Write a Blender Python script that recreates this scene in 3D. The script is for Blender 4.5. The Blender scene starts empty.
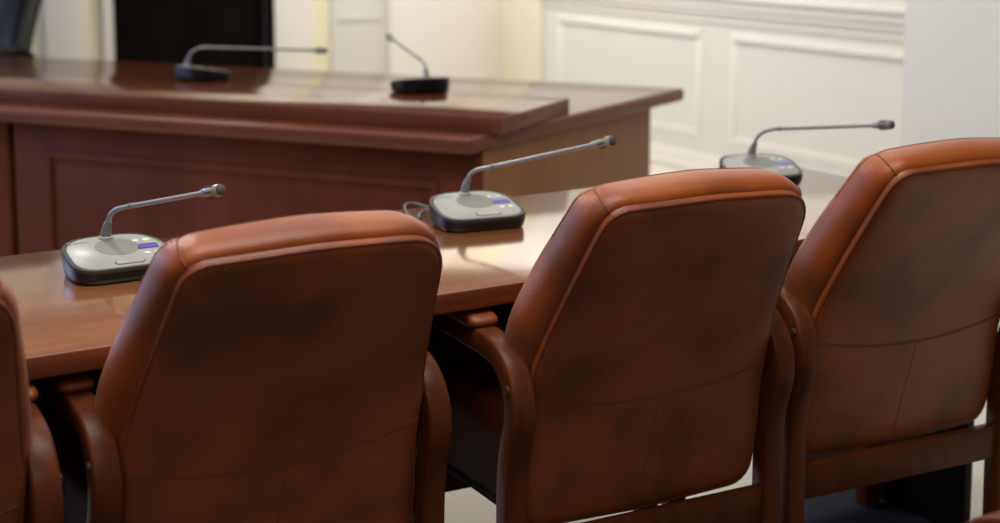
import bpy, bmesh, math, random
from mathutils import Vector, Matrix
from math import sin, cos, pi, radians as R

SC = bpy.context.scene
COL = SC.collection
random.seed(4)

# ------------------------------------------------------------------ helpers
def link(name, me, mat=None, parent=None, smooth=True, sharp=40):
    if isinstance(me, bmesh.types.BMesh):
        m = bpy.data.meshes.new(name)
        bmesh.ops.recalc_face_normals(me, faces=me.faces[:])
        me.to_mesh(m); me.free(); me = m
    if smooth:
        for p in me.polygons: p.use_smooth = True
        try: me.set_sharp_from_angle(angle=R(sharp))
        except Exception: pass
    o = bpy.data.objects.new(name, me)
    COL.objects.link(o)
    if mat: me.materials.append(mat)
    if parent: o.parent = parent
    return o

def tag(o, label=None, cat=None, group=None, kind=None):
    if label: o['label'] = label
    if cat: o['category'] = cat
    if group: o['group'] = group
    if kind: o['kind'] = kind
    return o

def thing(name, label, cat, loc=(0, 0, 0), rz=0, group=None):
    o = bpy.data.objects.new(name, None); COL.objects.link(o)
    o.empty_display_size = .05
    o.location = loc; o.rotation_euler = (0, 0, rz)
    return tag(o, label, cat, group)

def children(o): return [c for c in bpy.data.objects if c.parent == o]

def copy_tree(o, parent=None):
    c = o.copy(); COL.objects.link(c)
    if parent: c.parent = parent
    for ch in children(o): copy_tree(ch, c)
    return c

def add_box(bm, x0, x1, y0, y1, z0, z1, bev=0, seg=2, M=None):
    t = bmesh.new()
    bmesh.ops.create_cube(t, size=1)
    for v in t.verts:
        v.co = Vector(((x0+x1)/2+v.co.x*(x1-x0), (y0+y1)/2+v.co.y*(y1-y0), (z0+z1)/2+v.co.z*(z1-z0)))
    if bev: bmesh.ops.bevel(t, geom=t.edges[:], offset=bev, segments=seg, profile=.5, affect='EDGES')
    if M: bmesh.ops.transform(t, matrix=M, verts=t.verts[:])
    merge(bm, t)

def merge(bm, t):
    m = bpy.data.meshes.new('tmp'); t.to_mesh(m); t.free(); bm.from_mesh(m); bpy.data.meshes.remove(m)

def fillet(pts, n=8):
    """pts: (x, y, radius) corners of a closed polygon -> rounded outline"""
    out = []
    N = len(pts)
    for i in range(N):
        p = Vector(pts[i][:2]); a = Vector(pts[i-1][:2]); b = Vector(pts[(i+1) % N][:2]); r = pts[i][2]
        if r <= 0: out.append(p); continue
        u = (a-p).normalized(); v = (b-p).normalized()
        ang = math.acos(max(-1, min(1, u.dot(v))))
        d = min(r/math.tan(ang/2), (a-p).length*.48, (b-p).length*.48)
        s, e = p+u*d, p+v*d
        for k in range(n+1):
            t = k/n
            out.append(s*(1-t)**2 + p*2*t*(1-t) + e*t*t)
    return out

def resample(pts, N):
    P = pts+[pts[0]]
    L = [0]
    for i in range(len(P)-1): L.append(L[-1]+(P[i+1]-P[i]).length)
    out = []; j = 0
    for k in range(N):
        s = L[-1]*k/N
        while L[j+1] < s: j += 1
        f = (s-L[j])/max(1e-9, L[j+1]-L[j])
        out.append(P[j].lerp(P[j+1], f))
    return out

def spline(pts, sub=8):
    """Catmull-Rom through the points"""
    P = [Vector(p) for p in pts]
    P = [P[0]*2-P[1]]+P+[P[-1]*2-P[-2]]
    out = []
    for i in range(1, len(P)-2):
        for k in range(sub):
            t = k/sub
            a, b, c, d = P[i-1], P[i], P[i+1], P[i+2]
            out.append(.5*((2*b)+(c-a)*t+(2*a-5*b+4*c-d)*t*t+(3*b-a-3*c+d)*t**3))
    out.append(P[-2])
    return out

def add_tube(bm, path, rad, seg=8, cap=True, closed=False):
    path = [Vector(p) for p in path]
    n = len(path)
    rings = []
    up = None
    for i, p in enumerate(path):
        if closed: d = path[(i+1) % n]-path[i-1]
        else: d = path[min(i+1, n-1)]-path[max(i-1, 0)]
        d.normalize()
        if up is None:
            up = Vector((0, 0, 1)) if abs(d.z) < .9 else Vector((1, 0, 0))
        s = d.cross(up).normalized(); up = s.cross(d).normalized()
        r = rad[i] if isinstance(rad, (list, tuple)) else rad
        rings.append([bm.verts.new(p+(s*cos(2*pi*k/seg)+up*sin(2*pi*k/seg))*r) for k in range(seg)])
    for i in range(n if closed else n-1):
        a, b = rings[i], rings[(i+1) % n]
        for k in range(seg):
            bm.faces.new((a[k], a[(k+1) % seg], b[(k+1) % seg], b[k]))
    if cap and not closed:
        bm.faces.new(rings[0][::-1]); bm.faces.new(rings[-1])

def add_loft(bm, rings, cap0=True, cap1=True, closed=True):
    V = [[bm.verts.new(p) for p in r] for r in rings]
    n = len(V[0])
    for a, b in zip(V, V[1:]):
        for k in range(n if closed else n-1):
            bm.faces.new((a[k], a[(k+1) % n], b[(k+1) % n], b[k]))
    if cap0: bm.faces.new(V[0][::-1])
    if cap1: bm.faces.new(V[-1])

def add_prism(bm, poly, z0, z1, bev=0, seg=2, M=None):
    t = bmesh.new()
    a = [t.verts.new((p[0], p[1], z0)) for p in poly]; b = [t.verts.new((p[0], p[1], z1)) for p in poly]
    n = len(poly)
    for k in range(n): t.faces.new((a[k], a[(k+1) % n], b[(k+1) % n], b[k]))
    t.faces.new(a[::-1]); t.faces.new(b)
    if bev: bmesh.ops.bevel(t, geom=t.edges[:], offset=bev, segments=seg, profile=.5, affect='EDGES')
    if M: bmesh.ops.transform(t, matrix=M, verts=t.verts[:])
    merge(bm, t)

# ------------------------------------------------------------------ materials
def lin(c):
    return tuple(((v/255)/12.92 if v/255 <= .04045 else ((v/255+.055)/1.055)**2.4) for v in c)+(1,)

def mat(name, col, rough=.5, metal=0, coat=0, spec=.5, bump=None):
    m = bpy.data.materials.new(name); m.use_nodes = True
    N = m.node_tree.nodes; L = m.node_tree.links
    b = N['Principled BSDF']
    b.inputs['Base Color'].default_value = lin(col)
    b.inputs['Roughness'].default_value = rough
    b.inputs['Metallic'].default_value = metal
    b.inputs['Coat Weight'].default_value = coat
    b.inputs['Coat Roughness'].default_value = .12
    b.inputs['Specular IOR Level'].default_value = spec
    if bump:
        sc, st = bump
        tc = N.new('ShaderNodeTexCoord'); n = N.new('ShaderNodeTexNoise'); n.inputs['Scale'].default_value = sc
        n.inputs['Detail'].default_value = 4
        bp = N.new('ShaderNodeBump'); bp.inputs['Strength'].default_value = st; bp.inputs['Distance'].default_value = .002
        L.new(tc.outputs['Object'], n.inputs['Vector']); L.new(n.outputs['Fac'], bp.inputs['Height']); L.new(bp.outputs['Normal'], b.inputs['Normal'])
    return m

def leather(name, c1, c2, c3, rough=.42, spec=.5, sheen=0):
    m = mat(name, c1, rough, spec=spec)
    N = m.node_tree.nodes; L = m.node_tree.links; b = N['Principled BSDF']
    b.inputs['Sheen Weight'].default_value = sheen; b.inputs['Sheen Roughness'].default_value = .45; b.inputs['Sheen Tint'].default_value = (1, .85, .75, 1)
    tc = N.new('ShaderNodeTexCoord'); oi = N.new('ShaderNodeObjectInfo')
    mul = N.new('ShaderNodeMath'); mul.operation = 'MULTIPLY'; mul.inputs[1].default_value = 31
    L.new(oi.outputs['Random'], mul.inputs[0])
    n = N.new('ShaderNodeTexNoise'); n.noise_dimensions = '4D'; n.inputs['Scale'].default_value = 6.5; n.inputs['Detail'].default_value = 3; n.inputs['Roughness'].default_value = .45
    L.new(tc.outputs['Object'], n.inputs['Vector']); L.new(mul.outputs[0], n.inputs['W'])
    r = N.new('ShaderNodeValToRGB')
    r.color_ramp.elements[0].position = .36; r.color_ramp.elements[0].color = lin(c3)
    r.color_ramp.elements[1].position = .66; r.color_ramp.elements[1].color = lin(c2)
    e = r.color_ramp.elements.new(.5); e.color = lin(c1)
    L.new(n.outputs['Fac'], r.inputs['Fac']); L.new(r.outputs['Color'], b.inputs['Base Color'])
    v = N.new('ShaderNodeTexVoronoi'); v.inputs['Scale'].default_value = 420
    n2 = N.new('ShaderNodeTexNoise'); n2.inputs['Scale'].default_value = 38; n2.inputs['Detail'].default_value = 5
    ad = N.new('ShaderNodeMath'); ad.operation = 'ADD'
    bp = N.new('ShaderNodeBump'); bp.inputs['Strength'].default_value = .22; bp.inputs['Distance'].default_value = .0025
    L.new(tc.outputs['Object'], v.inputs['Vector']); L.new(tc.outputs['Object'], n2.inputs['Vector'])
    L.new(v.outputs['Distance'], ad.inputs[0]); L.new(n2.outputs['Fac'], ad.inputs[1])
    L.new(ad.outputs[0], bp.inputs['Height']); L.new(bp.outputs['Normal'], b.inputs['Normal'])
    return m

def wood(name, c1, c2, rough=.2, scale=(1.2, 16, 16), coat=.0, rot=0, spec=.5):
    m = mat(name, c1, rough, coat=coat, spec=spec)
    N = m.node_tree.nodes; L = m.node_tree.links; b = N['Principled BSDF']
    tc = N.new('ShaderNodeTexCoord'); mp = N.new('ShaderNodeMapping'); mp.inputs['Scale'].default_value = scale
    mr = N.new('ShaderNodeMapping'); mr.inputs['Rotation'].default_value = (0, 0, rot)
    L.new(tc.outputs['Object'], mr.inputs['Vector']); L.new(mr.outputs['Vector'], mp.inputs['Vector'])
    n = N.new('ShaderNodeTexNoise'); n.inputs['Scale'].default_value = 2.2; n.inputs['Detail'].default_value = 6; n.inputs['Distortion'].default_value = .6
    L.new(mp.outputs['Vector'], n.inputs['Vector'])
    r = N.new('ShaderNodeValToRGB')
    r.color_ramp.elements[0].position = .34; r.color_ramp.elements[0].color = lin(c2)
    r.color_ramp.elements[1].position = .66; r.color_ramp.elements[1].color = lin(c1)
    L.new(n.outputs['Fac'], r.inputs['Fac']); L.new(r.outputs['Color'], b.inputs['Base Color'])
    return m

LEATHER = leather('chestnut_leather', (144, 68, 16), (154, 76, 22), (110, 55, 20), .37, .48, .08)
LEATHER_PIPE = leather('piping_leather', (128, 60, 26), (140, 64, 28), (112, 52, 24), .4)
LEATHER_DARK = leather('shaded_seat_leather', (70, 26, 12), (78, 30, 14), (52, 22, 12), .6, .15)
THREAD = mat('tan_thread', (112, 60, 28), .8)
SEAM = mat('seam_crease', (112, 48, 24), .6)
GREEN = leather('green_leather', (12, 22, 18), (16, 28, 22), (8, 14, 12), .35, .3)
CHAIRWOOD = wood('chair_frame_wood', (98, 48, 21), (80, 38, 16), .38, (14, 14, 1.5), spec=.2)
BLACK = mat('black_felt', (14, 12, 12), .8)
STEEL = mat('dull_bronze_bolt', (92, 62, 44), .5, .4)
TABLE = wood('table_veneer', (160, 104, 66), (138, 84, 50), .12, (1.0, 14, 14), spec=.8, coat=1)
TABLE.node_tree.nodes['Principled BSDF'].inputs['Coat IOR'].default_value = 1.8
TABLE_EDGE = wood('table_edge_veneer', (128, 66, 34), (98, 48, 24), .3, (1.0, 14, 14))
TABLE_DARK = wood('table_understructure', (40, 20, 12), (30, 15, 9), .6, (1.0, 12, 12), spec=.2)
MAHOG = wood('mahogany_top', (104, 56, 36), (82, 42, 26), .13, (1.0, 12, 12), rot=R(23), spec=.6)
MAHOG_EDGE = wood('mahogany_edge', (120, 66, 46), (100, 52, 36), .42, (1.0, 12, 12), rot=R(23), spec=.3)
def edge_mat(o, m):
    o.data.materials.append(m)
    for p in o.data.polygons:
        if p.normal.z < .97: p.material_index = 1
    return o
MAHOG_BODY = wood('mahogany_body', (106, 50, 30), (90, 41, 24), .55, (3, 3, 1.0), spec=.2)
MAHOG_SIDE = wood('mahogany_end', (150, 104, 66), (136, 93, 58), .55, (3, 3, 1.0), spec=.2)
PLASTIC = mat('black_plastic', (14, 14, 16), .35, spec=.4)
RIM = mat('grey_rim_plastic', (46, 46, 48), .4)
SILVER = mat('pale_grey_plate', (160, 160, 154), .42)
GRILLE = mat('grey_grille', (128, 128, 124), .5, bump=(900, .6))
METALGREY = mat('grey_gooseneck', (150, 148, 152), .32, .35)
SLEEVE = mat('grey_sleeve', (120, 120, 122), .4, .2)
CAPS = mat('mic_cap_foam', (74, 70, 60), .7)
HEADM = mat('mic_head_metal', (146, 142, 136), .3, .1)
BUTTON = mat('white_button', (226, 226, 220), .4)
BTNLINE = mat('dark_outline', (96, 96, 96), .5)
INK = mat('grey_ink', (146, 146, 144), .6)
CABLE = mat('grey_cable', (82, 80, 78), .5)
WALLC = mat('cream_wall_paint', (214, 212, 204), .7)
WALLY = mat('yellow_wall_paint', (226, 220, 192), .7)
WALLW = mat('white_paint', (230, 226, 218), .6)
PIERC = mat('cool_white_plaster', (210, 209, 206), .75, bump=(30, .1))
DOORM = wood('dark_stained_door', (15, 8, 6), (10, 6, 4), .9, (6, 6, .8), spec=.1)
BRASS = mat('brass', (150, 120, 60), .3, 1)

def lcd():
    m = bpy.data.materials.new('violet_display'); m.use_nodes = True
    b = m.node_tree.nodes['Principled BSDF']
    b.inputs['Base Color'].default_value = lin((60, 50, 130)); b.inputs['Roughness'].default_value = .2
    b.inputs['Emission Color'].default_value = lin((128, 112, 215)); b.inputs['Emission Strength'].default_value = .55
    return m
LCD = lcd()
LCDTXT = mat('display_frame', (24, 22, 44), .3)

def floor_mat():
    m = mat('polished_cream_tile', (224, 216, 196), .16)
    N = m.node_tree.nodes; L = m.node_tree.links; b = N['Principled BSDF']
    tc = N.new('ShaderNodeTexCoord'); n = N.new('ShaderNodeTexNoise'); n.inputs['Scale'].default_value = 1.7; n.inputs['Detail'].default_value = 6
    r = N.new('ShaderNodeValToRGB'); r.color_ramp.elements[0].color = lin((208, 200, 182)); r.color_ramp.elements[1].color = lin((232, 226, 208))
    L.new(tc.outputs['Object'], n.inputs['Vector']); L.new(n.outputs['Fac'], r.inputs['Fac']); L.new(r.outputs['Color'], b.inputs['Base Color'])
    return m
FLOOR = floor_mat()
ADDED_CARPET = mat('added_blue_grey_carpet', (84, 84, 92), .95, spec=.1, bump=(220, .8))

# ------------------------------------------------------------------ the conference chair
KS, KZ = .955, .0635
def W(x, y, z): return Vector((x*KS, y*KS, z*KS+KZ))

PROF = spline([(z, y, 0) for z, y in ((.10, -.165), (.27, -.190), (.45, -.216), (.60, -.249), (.70, -.297), (.80, -.354), (.90, -.416), (1.05, -.508))], 12)
def prof(z):
    for a, b in zip(PROF, PROF[1:]):
        if a.x <= z <= b.x:
            t = (z-a.x)/(b.x-a.x); return a.y+(b.y-a.y)*t
    return PROF[-1].y if z > .9 else PROF[0].y
def pnorm(z):
    s = (prof(z+.02)-prof(z-.02))/.04
    v = Vector((1, -s)).normalized()      # (y, z) of the forward normal
    return v
OUT = resample(fillet([(-.259, .283, .055), (0, .274, .5), (.259, .283, .055), (.264, .40, .2), (.258, .50, .15), (.262, .59, .06), (.215, .911, .085),
                       (0, .919, .9), (-.213, .914, .046), (-.262, .59, .06), (-.258, .50, .15), (-.264, .40, .2)]), 160)
def onormal(i):
    d = OUT[(i+1) % len(OUT)]-OUT[i-1]; d.normalize()
    return Vector((d.y, -d.x))
def surf(x, s, d, ox=0, oz=0, o=0):
    n = pnorm(s)
    return W(x+ox*o, prof(s)-n.y*oz*o+n.x*d, s+n.x*oz*o+n.y*d)
def cush(i, o, d):
    """point on the rolled cushion edge: o outward of the panel outline, d forward of the panel"""
    p = OUT[i]; nn = onormal(i)
    g = smooth01(.44, .64, p.y); t = smooth01(.62, .93, p.y)
    dd = d*(.55+.45*g)*(1-.14*t)
    oo = (o*(.18+.82*g)*(1-.35*t) if o > 0 else o)+(.014*max(0, 1-(p.x/.21)**2)-.040*smooth01(-.15, .8, nn.y))*smooth01(.70, .90, p.y)*max(0, dd-.012)/.09   # the top of the roll slopes down to the front
    return surf(p.x, p.y, dd, nn.x, nn.y, oo)
def smooth01(a, b, t):
    t = max(0, min(1, (t-a)/(b-a))); return t*t*(3-2*t)

def chair_meshes(LE, LP, LD, WD, root):
    # cushion body with its rolled side and top bolsters
    bm = bmesh.new()
    rings = []
    for (o, d) in ((-.03, .006), (-.004, .004), (.008, .010), (.019, .024), (.026, .045), (.027, .066), (.021, .088), (.008, .106), (-.016, .118), (-.05, .118), (-.10, .112)):
        r = [cush(i, o, d) for i in range(len(OUT))]
        rings.append(r)
    r = []
    for p in OUT: r.append(surf(p.x*.3, .6+(p.y-.6)*.3, .105*(.8)))
    rings.append(r)
    add_loft(bm, rings, cap0=False, cap1=True)
    back = link('backrest', bm, LE, root, sharp=70)
    # the flat rear panel, softly padded
    bm = bmesh.new()
    rings = []
    for k, (t, d) in enumerate(((1.0, .008), (1.0, -.004), (.992, -.009), (.975, -.0125), (.94, -.0145), (.8, -.018), (.6, -.021), (.4, -.023), (.2, -.024), (.05, -.024))):
        rings.append([surf(p.x*t, .60+(p.y-.60)*t, d) for p in OUT])
    add_loft(bm, rings, cap0=False, cap1=True)
    panel = link('back_panel', bm, LE, root, sharp=70)
    bm = bmesh.new()
    add_tube(bm, [surf(p.x*.997, .6+(p.y-.6)*.997, -.006) for p in OUT], 0.0036, 8, closed=True)
    link('piping', bm, LP, panel)
    # stitched seams on the rear panel
    def pd(x, z):
        t = 0
        for i in range(0, 160, 2):
            p = OUT[i]; q = Vector((p.x, p.y-.6))
            v = Vector((x, z-.6))
            if v.length > 1e-4 and q.normalized().dot(v.normalized()) > .9985: t = max(t, v.length/q.length)
        import bisect
        xs = [0, .05, .2, .4, .6, .8, .94, .975, .992, 1]; ys = [-.024, -.024, -.024, -.023, -.021, -.018, -.0145, -.0125, -.009, -.004]
        j = min(8, max(0, bisect.bisect(xs, t)-1)); f = (t-xs[j])/(xs[j+1]-xs[j])
        return ys[j]+(ys[j+1]-ys[j])*min(1, f)
    bm = bmesh.new()
    hz = [(x, .512+.45*x*x) for x in [(-.262+.524*k/40) for k in range(41)]]
    add_tube(bm, [surf(x, z, pd(x, z)+.0002) for x, z in hz], .0015, 6)
    for k in range(0, 40):
        (x0, z0), (x1, z1) = hz[k], hz[k+1]
        for f in (0, .5):
            a = (x0+(x1-x0)*f, z0+(z1-z0)*f); b = (x0+(x1-x0)*(f+.3), z0+(z1-z0)*(f+.3))
            add_tube(bm, [surf(a[0], a[1]+.004, pd(*a)-.0002), surf(b[0], b[1]+.004, pd(*b)-.0002)], .0008, 5)
    link('stitched_seam', bm, THREAD, panel)
    bm = bmesh.new()
    vz = [(.012-.022*k/24, .512-.228*k/24) for k in range(25)]
    add_tube(bm, [surf(x, z, pd(x, z)+.0003) for x, z in vz], .0012, 6)
    link('stitched_seam', bm, THREAD, panel)
    # bolster seams at both shoulders, running radially over the roll
    for sx in (-1, 1):
        best = min(range(160), key=lambda i: (Vector((OUT[i].x*sx, OUT[i].y))-Vector((.2085, .9035))).length)
        p = OUT[best]; nn = onormal(best)
        path = [cush(best, o+.0006, d) for o, d in ((-.002, .004), (.008, .010), (.019, .024), (.026, .045), (.027, .066), (.021, .088), (.008, .106), (-.016, .118))]
        bm = bmesh.new(); add_tube(bm, spline(path, 4), .0014, 6)
        link('shoulder_seam', bm, SEAM, back)
    # thread along the far edge of the top roll
    bm = bmesh.new()
    ring = []
    for i, p in enumerate(OUT):
        if p.y > .80:
            nn = onormal(i); ring.append((math.atan2(p.x, p.y-.7), cush(i, .0182, .094)))
    ring.sort(key=lambda t: t[0])
    for a, b in zip(ring, ring[1:]):
        for k in range(2):
            q0 = a[1].lerp(b[1], k*.5); q1 = a[1].lerp(b[1], k*.5+.3)
            if (q1-q0).length < .03: add_tube(bm, [q0, q1], .0011, 5)
    link('edge_stitching', bm, SEAM, back)
    # seat
    bm = bmesh.new()
    ol = fillet([(-.255, -.19, .05), (.255, -.19, .05), (.262, .25, .08), (-.262, .25, .08)], 6)
    rr = []
    for (s, z) in ((.9, .285), (.98, .29), (1.0, .31), (1.0, .40), (1.02, .43), (1.02, .45), (.99, .468), (.93, .478), (.6, .482)):
        rr.append([W(p.x*s, .03+(p.y-.03)*s, z) for p in ol])
    add_loft(bm, rr)
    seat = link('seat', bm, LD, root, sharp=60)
    bm = bmesh.new()
    add_tube(bm, [W(p.x*1.003, .03+(p.y-.03)*1.003, .302) for p in ol], .006, 8, closed=True)
    link('seat_welt', bm, BLACK, seat)
    # bent-wood side frames: front leg, arm and rear leg in one sweep
    path = [(.20, -.066), (.212, .12), (.225, .30), (.232, .44), (.222, .55), (.175, .612), (.08, .628), (-.06, .628), (-.155, .624), (-.212, .606), (-.246, .562), (-.252, .51), (-.236, .455), (-.226, .40), (-.222, .30), (-.223, .10), (-.226, -.066)]
    pts = spline([(0, y, z) for y, z in path], 6)
    hx, ht, c = .0225, .0225, .006
    for sx in (-1, 1):
        bm = bmesh.new(); rings = []
        n = len(pts)
        for i, p in enumerate(pts):
            d = (pts[min(i+1, n-1)]-pts[max(i-1, 0)]).normalized()
            if i in (0, n-1): d = Vector((0, 0, 1 if i == 0 else -1))
            s = Vector((0, -d.z, d.y))
            ring = []
            for a, b in ((-hx+c, -ht), (hx-c, -ht), (hx-c*.3, -ht+c*.3), (hx, -ht+c), (hx, ht-c), (hx-c*.3, ht-c*.3), (hx-c, ht), (-hx+c, ht), (-hx+c*.3, ht-c*.3), (-hx, ht-c), (-hx, -ht+c), (-hx+c*.3, -ht+c*.3)):
                q = p+s*b; ring.append(W(sx*.289+a, q.y, q.z))
            rings.append(ring)
        add_loft(bm, rings)
        arm = link('arm_frame', bm, WD, root, sharp=50)
        bm = bmesh.new()
        t = fillet([(-.029, -.125, .02), (.029, -.125, .02), (.029, .125, .02), (-.029, .125, .02)], 5)
        add_loft(bm, [[W(sx*.289+p.x*s, p.y*s, z) for p in t] for s, z in ((.9, .648), (1, .651), (1.02, .657), (1, .664), (.9, .670), (.6, .6725))])
        link('arm_pad', bm, LP, arm, sharp=60)
        for (by, bz) in ((-.248, .568), (.225, .50)):
            bm = bmesh.new()
            add_loft(bm, [[W(sx*(.289+.0225+h), by+r*cos(a*pi/8), bz+r*sin(a*pi/8)) for a in range(16)] for h, r in ((-.002, .0085), (.002, .0085), (.0035, .007), (.0042, .003))])
            link('bolt', bm, STEEL, arm)
    for (y0, y1, z0, z1) in ((-.236, -.212, .203, .278), (.20, .224, .203, .278)):
        bm = bmesh.new(); a = W(-.274, y0, z0); b = W(.274, y1, z1)
        add_box(bm, a.x, b.x, a.y, b.y, a.z, b.z, .003)
        link('cross_rail', bm, WD, root)

def make_chair(name, label, mats, loc, rz, group):
    t = thing(name, label, 'chair', loc, rz, group)
    chair_meshes(*mats, t)
    return t

CG = 'brown leather chairs along the table'
ROW = [
    ((.164, 2.796, 0), 28, 'brown leather armchair, middle of the three whole chair backs in the photo'),
    ((-.471, 2.478, 0), 31.5, 'large brown leather armchair in front of the nearest silver microphone base'),
    ((.721, 3.145, 0), 27, 'brown leather armchair at the table end, farthest of the row of chairs'),
    ((-1.006, 2.105, 0), 31, 'brown leather armchair cut off by the left edge of the photo'),
    ((.464, 1.490, 0), 31, 'blurred chair corner of orange-brown leather poking in at the lower right'),
]
proto = None
for loc, a, lab in ROW:
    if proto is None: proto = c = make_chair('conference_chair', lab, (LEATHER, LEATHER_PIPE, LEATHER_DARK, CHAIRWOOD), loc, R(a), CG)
    else:
        c = copy_tree(proto); c.location = loc; c.rotation_euler = (0, 0, R(a)); c['label'] = lab
    if loc[1] < 2: del c['group']
    if loc[0] == -.471: c.scale = (1.012, 1, .986)
g = make_chair('conference_chair', 'dark green leather armchair behind the head table at the top left', (GREEN, GREEN, GREEN, DOORM), (-2.70, 7.30, 0), R(157), 'chairs behind the head table')
g.scale = (1.1, 1.1, 1.07)
del g['group']

# ------------------------------------------------------------------ the near table (local x along its length)
TA = R(31.5)
te = Vector((cos(TA), sin(TA), 0)); tn = Vector((-sin(TA), cos(TA), 0))
def RC(e, n, z=0): return te*e+tn*n+Vector((0, 0, z))
t = thing('conference_table', 'long glossy brown wooden conference table in front of the chairs', 'table', RC(1.0, 2.56), TA)
bm = bmesh.new(); add_box(bm, -2.6, 1.665, -.347, .347, .713, .75, .004, 3)
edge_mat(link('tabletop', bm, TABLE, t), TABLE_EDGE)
for ex in (1.62, -1.55):
    bm = bmesh.new(); add_box(bm, ex-.025, ex, -.335, .31, 0, .713, .003)
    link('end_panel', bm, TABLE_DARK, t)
bm = bmesh.new(); add_box(bm, -2.5, 1.59, .20, .22, .30, .713, .002)
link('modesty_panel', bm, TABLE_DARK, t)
bm = bmesh.new(); add_box(bm, -2.5, 1.59, .06, .085, .62, .713, .002)
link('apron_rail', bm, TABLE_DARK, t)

# ------------------------------------------------------------------ the head table
fa = R(-23.3)
ef = Vector((cos(fa), sin(fa), 0)); nf = Vector((-sin(fa), cos(fa), 0))
C0 = Vector((-.087, 4.309, 0)); R0 = Vector((.691, 5.567, 0))
t = thing('head_table', 'mahogany head table with raised top standing across the room behind the conference table', 'table', C0-ef*1.2+nf*.6, 0)
org = t.location
def loc2(p): return ((p-org).x, (p-org).y)
bm = bmesh.new(); add_prism(bm, [loc2(p) for p in (C0, R0, R0-ef*4.0, C0-ef*4.0)], .702, .75, .012, 3)
edge_mat(link('tabletop', bm, MAHOG, t), MAHOG_EDGE)
U0 = Vector((.006, 4.392, 0)); U1 = Vector((.204, 4.815, 0))
bm = bmesh.new(); add_prism(bm, [loc2(p) for p in (U0, U1+(U1-U0)*.12, U1+(U1-U0)*.12-ef*4.0, U0-ef*4.0)], .75, .80, .003, 2)
edge_mat(link('raised_shelf', bm, MAHOG, t), MAHOG_EDGE)
B0 = Vector((-.047, 4.392, 0)); B1 = Vector((.553, 5.45, 0))
fl = 1.765                                     # length of the front module seen before the joint
def vbox(bm, p, d, l, thick, z0, z1, inn, bev=.003):
    """a board standing on line p -> p+d*l, thickness going inn"""
    add_prism(bm, [loc2(q) for q in (p, p+d*l, p+d*l+inn*thick, p+inn*thick)], z0, z1, bev)
bm = bmesh.new(); vbox(bm, B0-ef*fl, ef, fl-.001, .03, 0, .702, nf)
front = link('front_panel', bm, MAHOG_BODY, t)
bm = bmesh.new()
s = (B1-B0).normalized(); sn = Vector((-s.y, s.x, 0))
vbox(bm, B0+s*.0, s, (B1-B0).length, .03, 0, .702, sn)
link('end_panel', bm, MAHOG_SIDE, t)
# framed field on the front panel: mitred moulding round a flat field
bm = bmesh.new()
def rail(e0, e1, z0, z1, out, bev=.003):
    p = B0-ef*e0-nf*out
    add_prism(bm, [loc2(q) for q in (p, p-ef*(e1-e0), p-ef*(e1-e0)+nf*(out+.002), p+nf*(out+.002))], z0, z1, bev)
E0, E1 = .15, 1.63
rail(E0, E1, .575, .60, .010); rail(E0, E0+.025, .12, .575, .010); rail(E1-.025, E1, .12, .575, .010); rail(E0, E1, .095, .12, .010)
link('panel_moulding', bm, MAHOG_BODY, front)
bm = bmesh.new(); rail(E0+.045, E1-.045, .14, .555, .006, .004)
link('raised_field', bm, MAHOG_BODY, front)
bm = bmesh.new(); vbox(bm, B0-ef*(fl+.03)+nf*.0, -ef, 2.0, .03, 0, .702, nf)
link('front_panel', bm, MAHOG_BODY, t)
bm = bmesh.new(); vbox(bm, B0-ef*(fl-.02)+nf*.031, -ef, .07, .02, 0, .70, nf, 0)
link('joint_strip', bm, BLACK, t)

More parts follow.
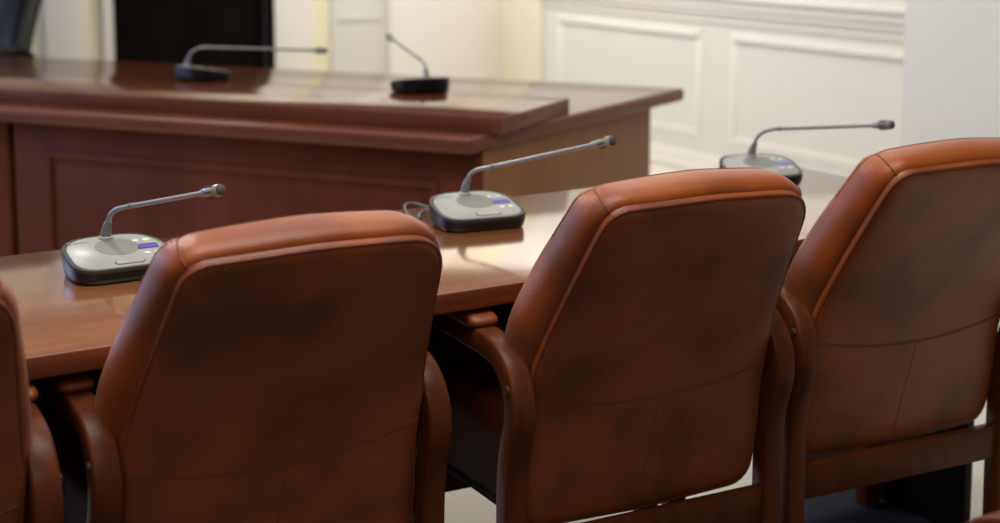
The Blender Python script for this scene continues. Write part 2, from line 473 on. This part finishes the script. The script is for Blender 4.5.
# ------------------------------------------------------------------ conference microphones
def mic_meshes(root, armyaw, bend, tip_h, tip_z, cable=None, head_col=HEADM):
    ol = resample(fillet([(-.097, -.080, .05), (.097, -.080, .05), (.092, .084, .075), (-.092, .084, .075)], 10), 72)
    def top(y): return .040+.17*y        # height of the sloping top
    def ring(s, f): return [Vector((p.x*s, p.y*s, f(p.x*s, p.y*s))) for p in ol]
    bm = bmesh.new()
    rs = [ring(.90, lambda x, y: 0), ring(.955, lambda x, y: .002), ring(.985, lambda x, y: top(y)*.35), ring(1, lambda x, y: top(y)*.7),
          ring(1.0, lambda x, y: top(y)-.005)]
    add_loft(bm, rs)
    body = link('base', bm, PLASTIC, root, sharp=60)
    bm = bmesh.new()
    rs = [ring(1.0, lambda x, y: top(y)-.005), ring(1.004, lambda x, y: top(y)-.002), ring(.995, lambda x, y: top(y)+.001), ring(.935, lambda x, y: top(y)+.001), ring(.915, lambda x, y: top(y)-.002)]
    add_loft(bm, rs)
    link('rim', bm, RIM, root, sharp=60)
    bm = bmesh.new()
    rs = [ring(.915, lambda x, y: top(y)-.004), ring(.912, lambda x, y: top(y)+.001), ring(.902, lambda x, y: top(y)+.002)]
    add_loft(bm, rs)
    plate = link('top_plate', bm, SILVER, root, sharp=60)
    tz = lambda y: top(y)+.002
    def disc(name, cx, cy, r, h, m, par, n=32, rx=1):
        bm = bmesh.new()
        add_loft(bm, [[Vector((cx+q*rx*cos(2*pi*k/n), cy+q*sin(2*pi*k/n), tz(cy+q*sin(2*pi*k/n))+z)) for k in range(n)] for q, z in ((r, -.001), (r, h*.6), (r*.9, h))])
        return link(name, bm, m, par, sharp=50)
    def plaque(name, cx, cy, w, h, r, z, m, par):
        bm = bmesh.new()
        f = fillet([(-w/2, -h/2, r), (w/2, -h/2, r), (w/2, h/2, r), (-w/2, h/2, r)], 6)
        add_loft(bm, [[Vector((cx+p.x, cy+p.y, tz(cy+p.y)+q)) for p in f] for q in (-.001, z)])
        return link(name, bm, m, par, sharp=50)
    disc('speaker_grille', .006, .018, .040, .0008, GRILLE, root, 40)
    plaque('display_bezel', .059, .006, .040, .022, .003, .0006, LCDTXT, root)
    plaque('display', .060, .005, .034, .016, .002, .0010, LCD, root)
    for bx, by in ((.046, .036), (.066, .036), (.050, -.026), (.070, -.026)):
        disc('button', bx, by, .0055, .0014, BUTTON, root, 16, 1.15)
    k = plaque('microphone_button_ring', .007, -.056, .056, .020, .010, .0006, BTNLINE, root)
    plaque('microphone_button', .007, -.056, .051, .016, .008, .0014, SILVER, root)
    # maker's mark in small grey letters
    cu = bpy.data.curves.new('mark', 'FONT'); cu.body = 'BOSCH'; cu.size = .0085; cu.extrude = .0002; cu.space_character = 1.15
    fo = bpy.data.objects.new('mark', cu); COL.objects.link(fo)
    bpy.context.view_layer.update()
    me = bpy.data.meshes.new_from_object(fo.evaluated_get(bpy.context.evaluated_depsgraph_get()))
    bpy.data.objects.remove(fo)
    sl = math.atan(.17)
    me.transform(Matrix.Translation((-.064, .053, tz(.053)+.0004)) @ Matrix.Rotation(sl, 4, 'X'))
    lg = link('logo_lettering', me, INK, plate, smooth=False)
    bm = bmesh.new()
    yy = .056
    add_tube(bm, [Vector((-.072+.0045*cos(a*pi/12), yy+.0045*sin(a*pi/12), tz(yy)+.0003+.0006*sin(a*pi/12))) for a in range(24)], .0006, 5, closed=True)
    add_tube(bm, [Vector((-.0735, yy-.003, tz(yy)+.0003)), Vector((-.0735, yy+.003, tz(yy)+.0008))], .0005, 5)
    add_tube(bm, [Vector((-.0705, yy-.003, tz(yy)+.0003)), Vector((-.0705, yy+.003, tz(yy)+.0008))], .0005, 5)
    add_tube(bm, [Vector((-.0735, yy, tz(yy)+.0005)), Vector((-.0705, yy, tz(yy)+.0005))], .0005, 5)
    link('logo_ring', bm, INK, plate)
    # gooseneck
    sx, sy = 0, .066
    d = Vector((cos(armyaw), sin(armyaw), 0))
    def A(h, z): return Vector((sx, sy, 0))+d*h+Vector((0, 0, z))
    bm = bmesh.new(); z0 = tz(sy)
    add_loft(bm, [[A(0, z)+Vector((r*cos(k*pi/10), r*sin(k*pi/10), 0)) for k in range(20)] for r, z in ((.0135, z0-.002), (.0135, z0+.002), (.0115, z0+.004), (.0105, z0+.0045))])
    link('socket', bm, SILVER, root)
    bz = bend
    ctrl = [A(0, z0+.002), A(.004, z0+.02), A(.010, z0+.033)]
    bm = bmesh.new(); pth = spline(ctrl, 6)
    add_tube(bm, pth, [.0112-.0052*i/(len(pth)-1) for i in range(len(pth))], 14)
    link('stem_sleeve', bm, SLEEVE, root)
    ctrl = [A(.008, z0+.030), A(.016, z0+.030+(bz-z0-.030)*.48), A(.034, z0+.030+(bz-z0-.030)*.86), A(.064, bz+.004)]
    slope = (tip_z-bz-.004)/(tip_h-.064)
    for f in (.12, .3, .5, .7, .88): ctrl.append(A(.064+(tip_h-.064)*f, bz+.004+slope*(tip_h-.064)*f))
    pth = spline(ctrl, 8)
    bm = bmesh.new(); add_tube(bm, pth, .0047, 12)
    stem = link('gooseneck', bm, METALGREY, root)
    bm = bmesh.new(); i0 = 26
    add_tube(bm, pth[i0:i0+3], .0058, 12); link('neck_collar', bm, SLEEVE, stem)
    # head: collar, flared body and dark foam tip
    e = pth[-1]; q = (pth[-1]-pth[-4]).normalized()
    def H(t): return e+q*(t*1.15-.004)
    bm = bmesh.new(); add_tube(bm, [H(0), H(.002), H(.010), H(.013)], [.005, .0072, .0078, .0065], 16)
    head = link('mic_head', bm, METALGREY, root, sharp=60)
    bm = bmesh.new(); add_tube(bm, [H(.011), H(.016), H(.021), H(.041), H(.043)], [.0065, .0095, .0112, .0112, .0106], 18)
    link('head_shell', bm, head_col, head, sharp=60)
    for k in range(6):
        a = k*pi/3
        s1 = q.cross(Vector((0, 0, 1))).normalized(); s2 = s1.cross(q)
        off = (s1*cos(a)+s2*sin(a))*.0108
        bm = bmesh.new(); add_tube(bm, [H(.019)+off, H(.033)+off], .0022, 6); link('sound_slot', bm, CAPS, head)
    bm = bmesh.new(); add_tube(bm, [H(.042), H(.044), H(.047), H(.049), H(.0498)], [.0095, .0097, .009, .006, .002], 18)
    link('foam_tip', bm, CAPS, head, sharp=60)
    if cable:
        bm = bmesh.new(); add_tube(bm, spline(cable, 8), .003, 8)
        link('cable', bm, CABLE, root)

MG = 'delegate microphones on the long table'
def make_mic(label, loc, yaw, armdir, bend, tip_h, tip_z, group, cable=None, head=HEADM):
    r = thing('conference_microphone', label, 'microphone', loc, R(yaw), group)
    mic_meshes(r, R(armdir-yaw), bend, tip_h, tip_z, cable, head)
    return r
def place(stem_xy, yaw):
    y = R(yaw); return (stem_xy[0]+sin(y)*.066, stem_xy[1]-cos(y)*.066)
z1 = .7502
sx = RC(.806, 2.722); p = place(sx, 31.5)
make_mic('silver and black desk microphone at the left, nearest one on the long table', (p[0], p[1], z1), 31.5, -36, .116, .292, .174, MG)
sx = RC(1.597, 2.752); p = place(sx, 22)
cab = [(-0.0539, 0.0987, 0.0178), (-0.047, 0.1912, 0.0068), (-0.0579, 0.2492, 0.0038), (-0.0799, 0.2331, 0.0038), (-0.1027, 0.1576, 0.0038), (-0.1152, 0.0931, 0.0038), (-0.1027, 0.0767, 0.0038), (-0.0779, 0.1358, 0.0038), (-0.0561, 0.1519, 0.0058), (-0.0615, 0.071, 0.0148)]
make_mic('silver desk microphone with a looped cable beside it, between two chair backs', (p[0], p[1], z1), 22, -36, .113, .362, .200, MG, cab)
sx = RC(2.458, 2.815); p = place(sx, 8)
make_mic('desk microphone at the table end half hidden behind the middle chair', (p[0], p[1], z1), 8, -36, .122, .348, .160, MG, None, SLEEVE)
HG = 'microphones on the head table'
sx = (-1.125, 5.36); p = place(sx, 136)
make_mic('microphone on the head table seen from its side, long arm pointing right', (p[0], p[1], .8002), 136, -8, .118, .52, .116, HG)
sx = (-.245, 4.98); p = place(sx, 200)
make_mic('black microphone on the head table seen from behind with short tilted stem', (p[0], p[1], .8002), 200, 112, .105, .41, .160, HG)
for o in bpy.data.objects:
    if o.get('group') in (MG, HG): pass

# ------------------------------------------------------------------ the room
bm = bmesh.new(); add_box(bm, -6, 5, -1.0, 12, -.05, -.002)
tag(link('floor', bm, FLOOR, smooth=False), kind='structure')
bm = bmesh.new(); add_box(bm, -3.2, 1.63, -2.9, .06, -.002, .0, .0005)
cp = link('added_carpet', bm, ADDED_CARPET); cp.location = RC(1.0, 2.56); cp.rotation_euler = (0, 0, TA)  # guessed dark floor covering, added to cut floor bounce onto the lower chairs
tag(cp, 'dark blue-grey floor covering added under the row of brown chairs to cut floor bounce', 'added_carpet')
WP = Vector((.87, 8.4, 0)); wu = Vector((.5225, -.8526, 0)); wn = Vector((-.8526, -.5225, 0))
MW = Matrix(((wu.x, wn.x, 0, WP.x), (wu.y, wn.y, 0, WP.y), (0, 0, 1, 0), (0, 0, 0, 1)))    # u along the wall, v into the room
BP = Vector((-.014, 9.845, 0)); bu = Vector((-.8526, -.5225, 0)); bn = Vector((.5225, -.8526, 0))
MBK = Matrix(((bu.x, bn.x, 0, BP.x), (bu.y, bn.y, 0, BP.y), (0, 0, 1, 0), (0, 0, 0, 1)))
def wallbox(bm, u0, u1, v0, v1, z0, z1, bev=0, M=MW): add_box(bm, u0, u1, v0, v1, z0, z1, bev, 2, M)
HT = 3.0
bm = bmesh.new(); wallbox(bm, -1.70, 6.0, -.15, 0, 0, HT)
tag(link('wall_right', bm, WALLC, smooth=False), kind='structure')
bm = bmesh.new(); wallbox(bm, -.15, 1.62, -.15, 0, 0, HT, 0, MBK); wallbox(bm, 2.55, 6.5, -.15, 0, 0, HT, 0, MBK); wallbox(bm, 1.62, 2.55, -.15, 0, 2.1, HT, 0, MBK)
tag(link('wall_back', bm, WALLY, smooth=False), kind='structure')
# dado on the right wall
bm = bmesh.new()
for v, za, zb in ((.045, .945, .965), (.03, .925, .945), (.022, .895, .925), (.035, .868, .880), (.018, .84, .868), (.012, .815, .84)):
    wallbox(bm, -1.12, 1.98, 0, v, za, zb, .003)
tag(link('trim_1', bm, WALLW), kind='structure')
k = 2
for (ua, ub) in ((-.98, .42), (.66, 1.93)):
    bm = bmesh.new()
    for (v, a, b) in ((.010, 0, .022), (.020, .022, .034), (.006, .034, .05)):
        wallbox(bm, ua+a, ub-a, 0, v, .77-b, .77-a, .002); wallbox(bm, ua+a, ub-a, 0, v*.4, .18+a, .18+b, .001)
        wallbox(bm, ua+a, ua+b, 0, v*.4, .18+b, .77-b, .001); wallbox(bm, ub-b, ub-a, 0, v*.4, .18+b, .77-b, .001)
    tag(link('trim_%d' % k, bm, WALLW), kind='structure'); k += 1
bm = bmesh.new(); wallbox(bm, -1.12, 1.98, 0, .02, 0, .10, .003); wallbox(bm, -1.12, 1.98, 0, .03, 0, .03, .003)
tag(link('baseboard_right', bm, WALLW), kind='structure')
bm = bmesh.new(); wallbox(bm, 1.973, 6.0, 0, .12, 0, HT, .004)
tag(link('trim_%d' % k, bm, PIERC), kind='structure'); k += 1
bm = bmesh.new(); wallbox(bm, -1.70, -1.13, 0, .03, 0, HT, .003)
tag(link('trim_%d' % k, bm, WALLY), kind='structure'); k += 1
# pilasters and casings on the back wall
for (a, b, v, m) in ((.02, .832, .08, WALLW), (.832, 1.211, .03, WALLC), (1.345, 1.60, .05, WALLW), (2.57, 2.63, .05, WALLW), (2.72, 2.95, .05, WALLW)):
    bm = bmesh.new(); wallbox(bm, a, b, 0, v, 0, HT, .004, MBK)
    if v == .03:
        for (q, w0, w1) in ((.045, 0, .02), (.035, .02, .04)):
            wallbox(bm, .87+w0, 1.17-w0, v, q, .76-w1, .76-w0, .002, MBK)
    tag(link('trim_%d' % k, bm, m), kind='structure'); k += 1
bm = bmesh.new(); wallbox(bm, 1.60, 1.62, -.15, .06, 0, 2.12, .003, MBK); wallbox(bm, 2.55, 2.57, -.15, .06, 0, 2.12, .003, MBK); wallbox(bm, 1.60, 2.57, -.15, .06, 2.10, 2.14, .003, MBK)
tag(link('trim_%d' % k, bm, DOORM), kind='structure')
door = bpy.data.objects.new('door_1', None); COL.objects.link(door); tag(door, kind='structure')
for (a, b) in ((1.622, 2.083), (2.087, 2.548)):
    bm = bmesh.new(); wallbox(bm, a, b, -.10, -.06, .005, 2.098, .003, MBK)
    for (z0, zz1) in ((.15, .85), (1.0, 1.95)):
        for (q, r) in ((0, .02), (.05, .06)):
            wallbox(bm, a+.08+q, b-.08-q, -.06, -.05 if q == 0 else -.052, z0+q, zz1-q, .004, MBK)
    link('door_leaf', bm, DOORM, door)

# ------------------------------------------------------------------ light
def area(name, loc, target, sx, sy, power, col):
    l = bpy.data.lights.new(name, 'AREA'); l.shape = 'RECTANGLE'; l.size = sx; l.size_y = sy; l.energy = power; l.color = col
    o = bpy.data.objects.new(name, l); COL.objects.link(o); o.location = loc
    o.rotation_euler = (Vector(target)-Vector(loc)).to_track_quat('-Z', 'Y').to_euler()
    return o
WARM = (1, .96, .90)
area('ceiling_light', (-.1, 2.0, 3.0), (-.1, 2.0, 0), 2.4, 1.2, 66, WARM)
area('ceiling_light', (-.2, -.8, 3.0), (-.2, -.8, 0), 2.4, 1.2, 31, WARM)
area('ceiling_spot', (-2.2, 5.2, 3.0), (-.4, 3.2, .7), .35, .35, 40, WARM)
area('ceiling_light', (.4, 5.6, 3.3), (.4, 5.6, 0), 2.6, 2.4, 54, WARM)
area('added_wall_fill', (-.7, 7.6, 3.2), (.6, 9.0, 2.4), 1.6, .4, 105, WARM)  # unseen lamp, added to brighten the upper wall that the tabletop mirrors
area('window_light', (-4.4, 5.2, 1.9), (0, 4.6, .8), 4.0, 1.8, 70, (.46, .58, 1))
wd = bpy.data.worlds.new('room_ambience'); SC.world = wd; wd.use_nodes = True
wd.node_tree.nodes['Background'].inputs['Color'].default_value = (1, .92, .84, 1)
wd.node_tree.nodes['Background'].inputs['Strength'].default_value = .10

# ------------------------------------------------------------------ camera
cd = bpy.data.cameras.new('camera'); cam = bpy.data.objects.new('camera', cd); COL.objects.link(cam)
cam.location = (0, 0, 1.41); cam.rotation_euler = (R(90)-math.atan(.126), 0, 0)
cd.sensor_width = 36; cd.lens = 54; cd.shift_y = -.1625
cd.dof.use_dof = True; cd.dof.focus_distance = 2.6; cd.dof.aperture_fstop = 2.7
SC.camera = cam
SC.view_settings.view_transform = 'Standard'; SC.view_settings.look = 'None'
SC.view_settings.gamma = 1; SC.view_settings.use_curve_mapping = False
SC.view_settings.exposure = 0
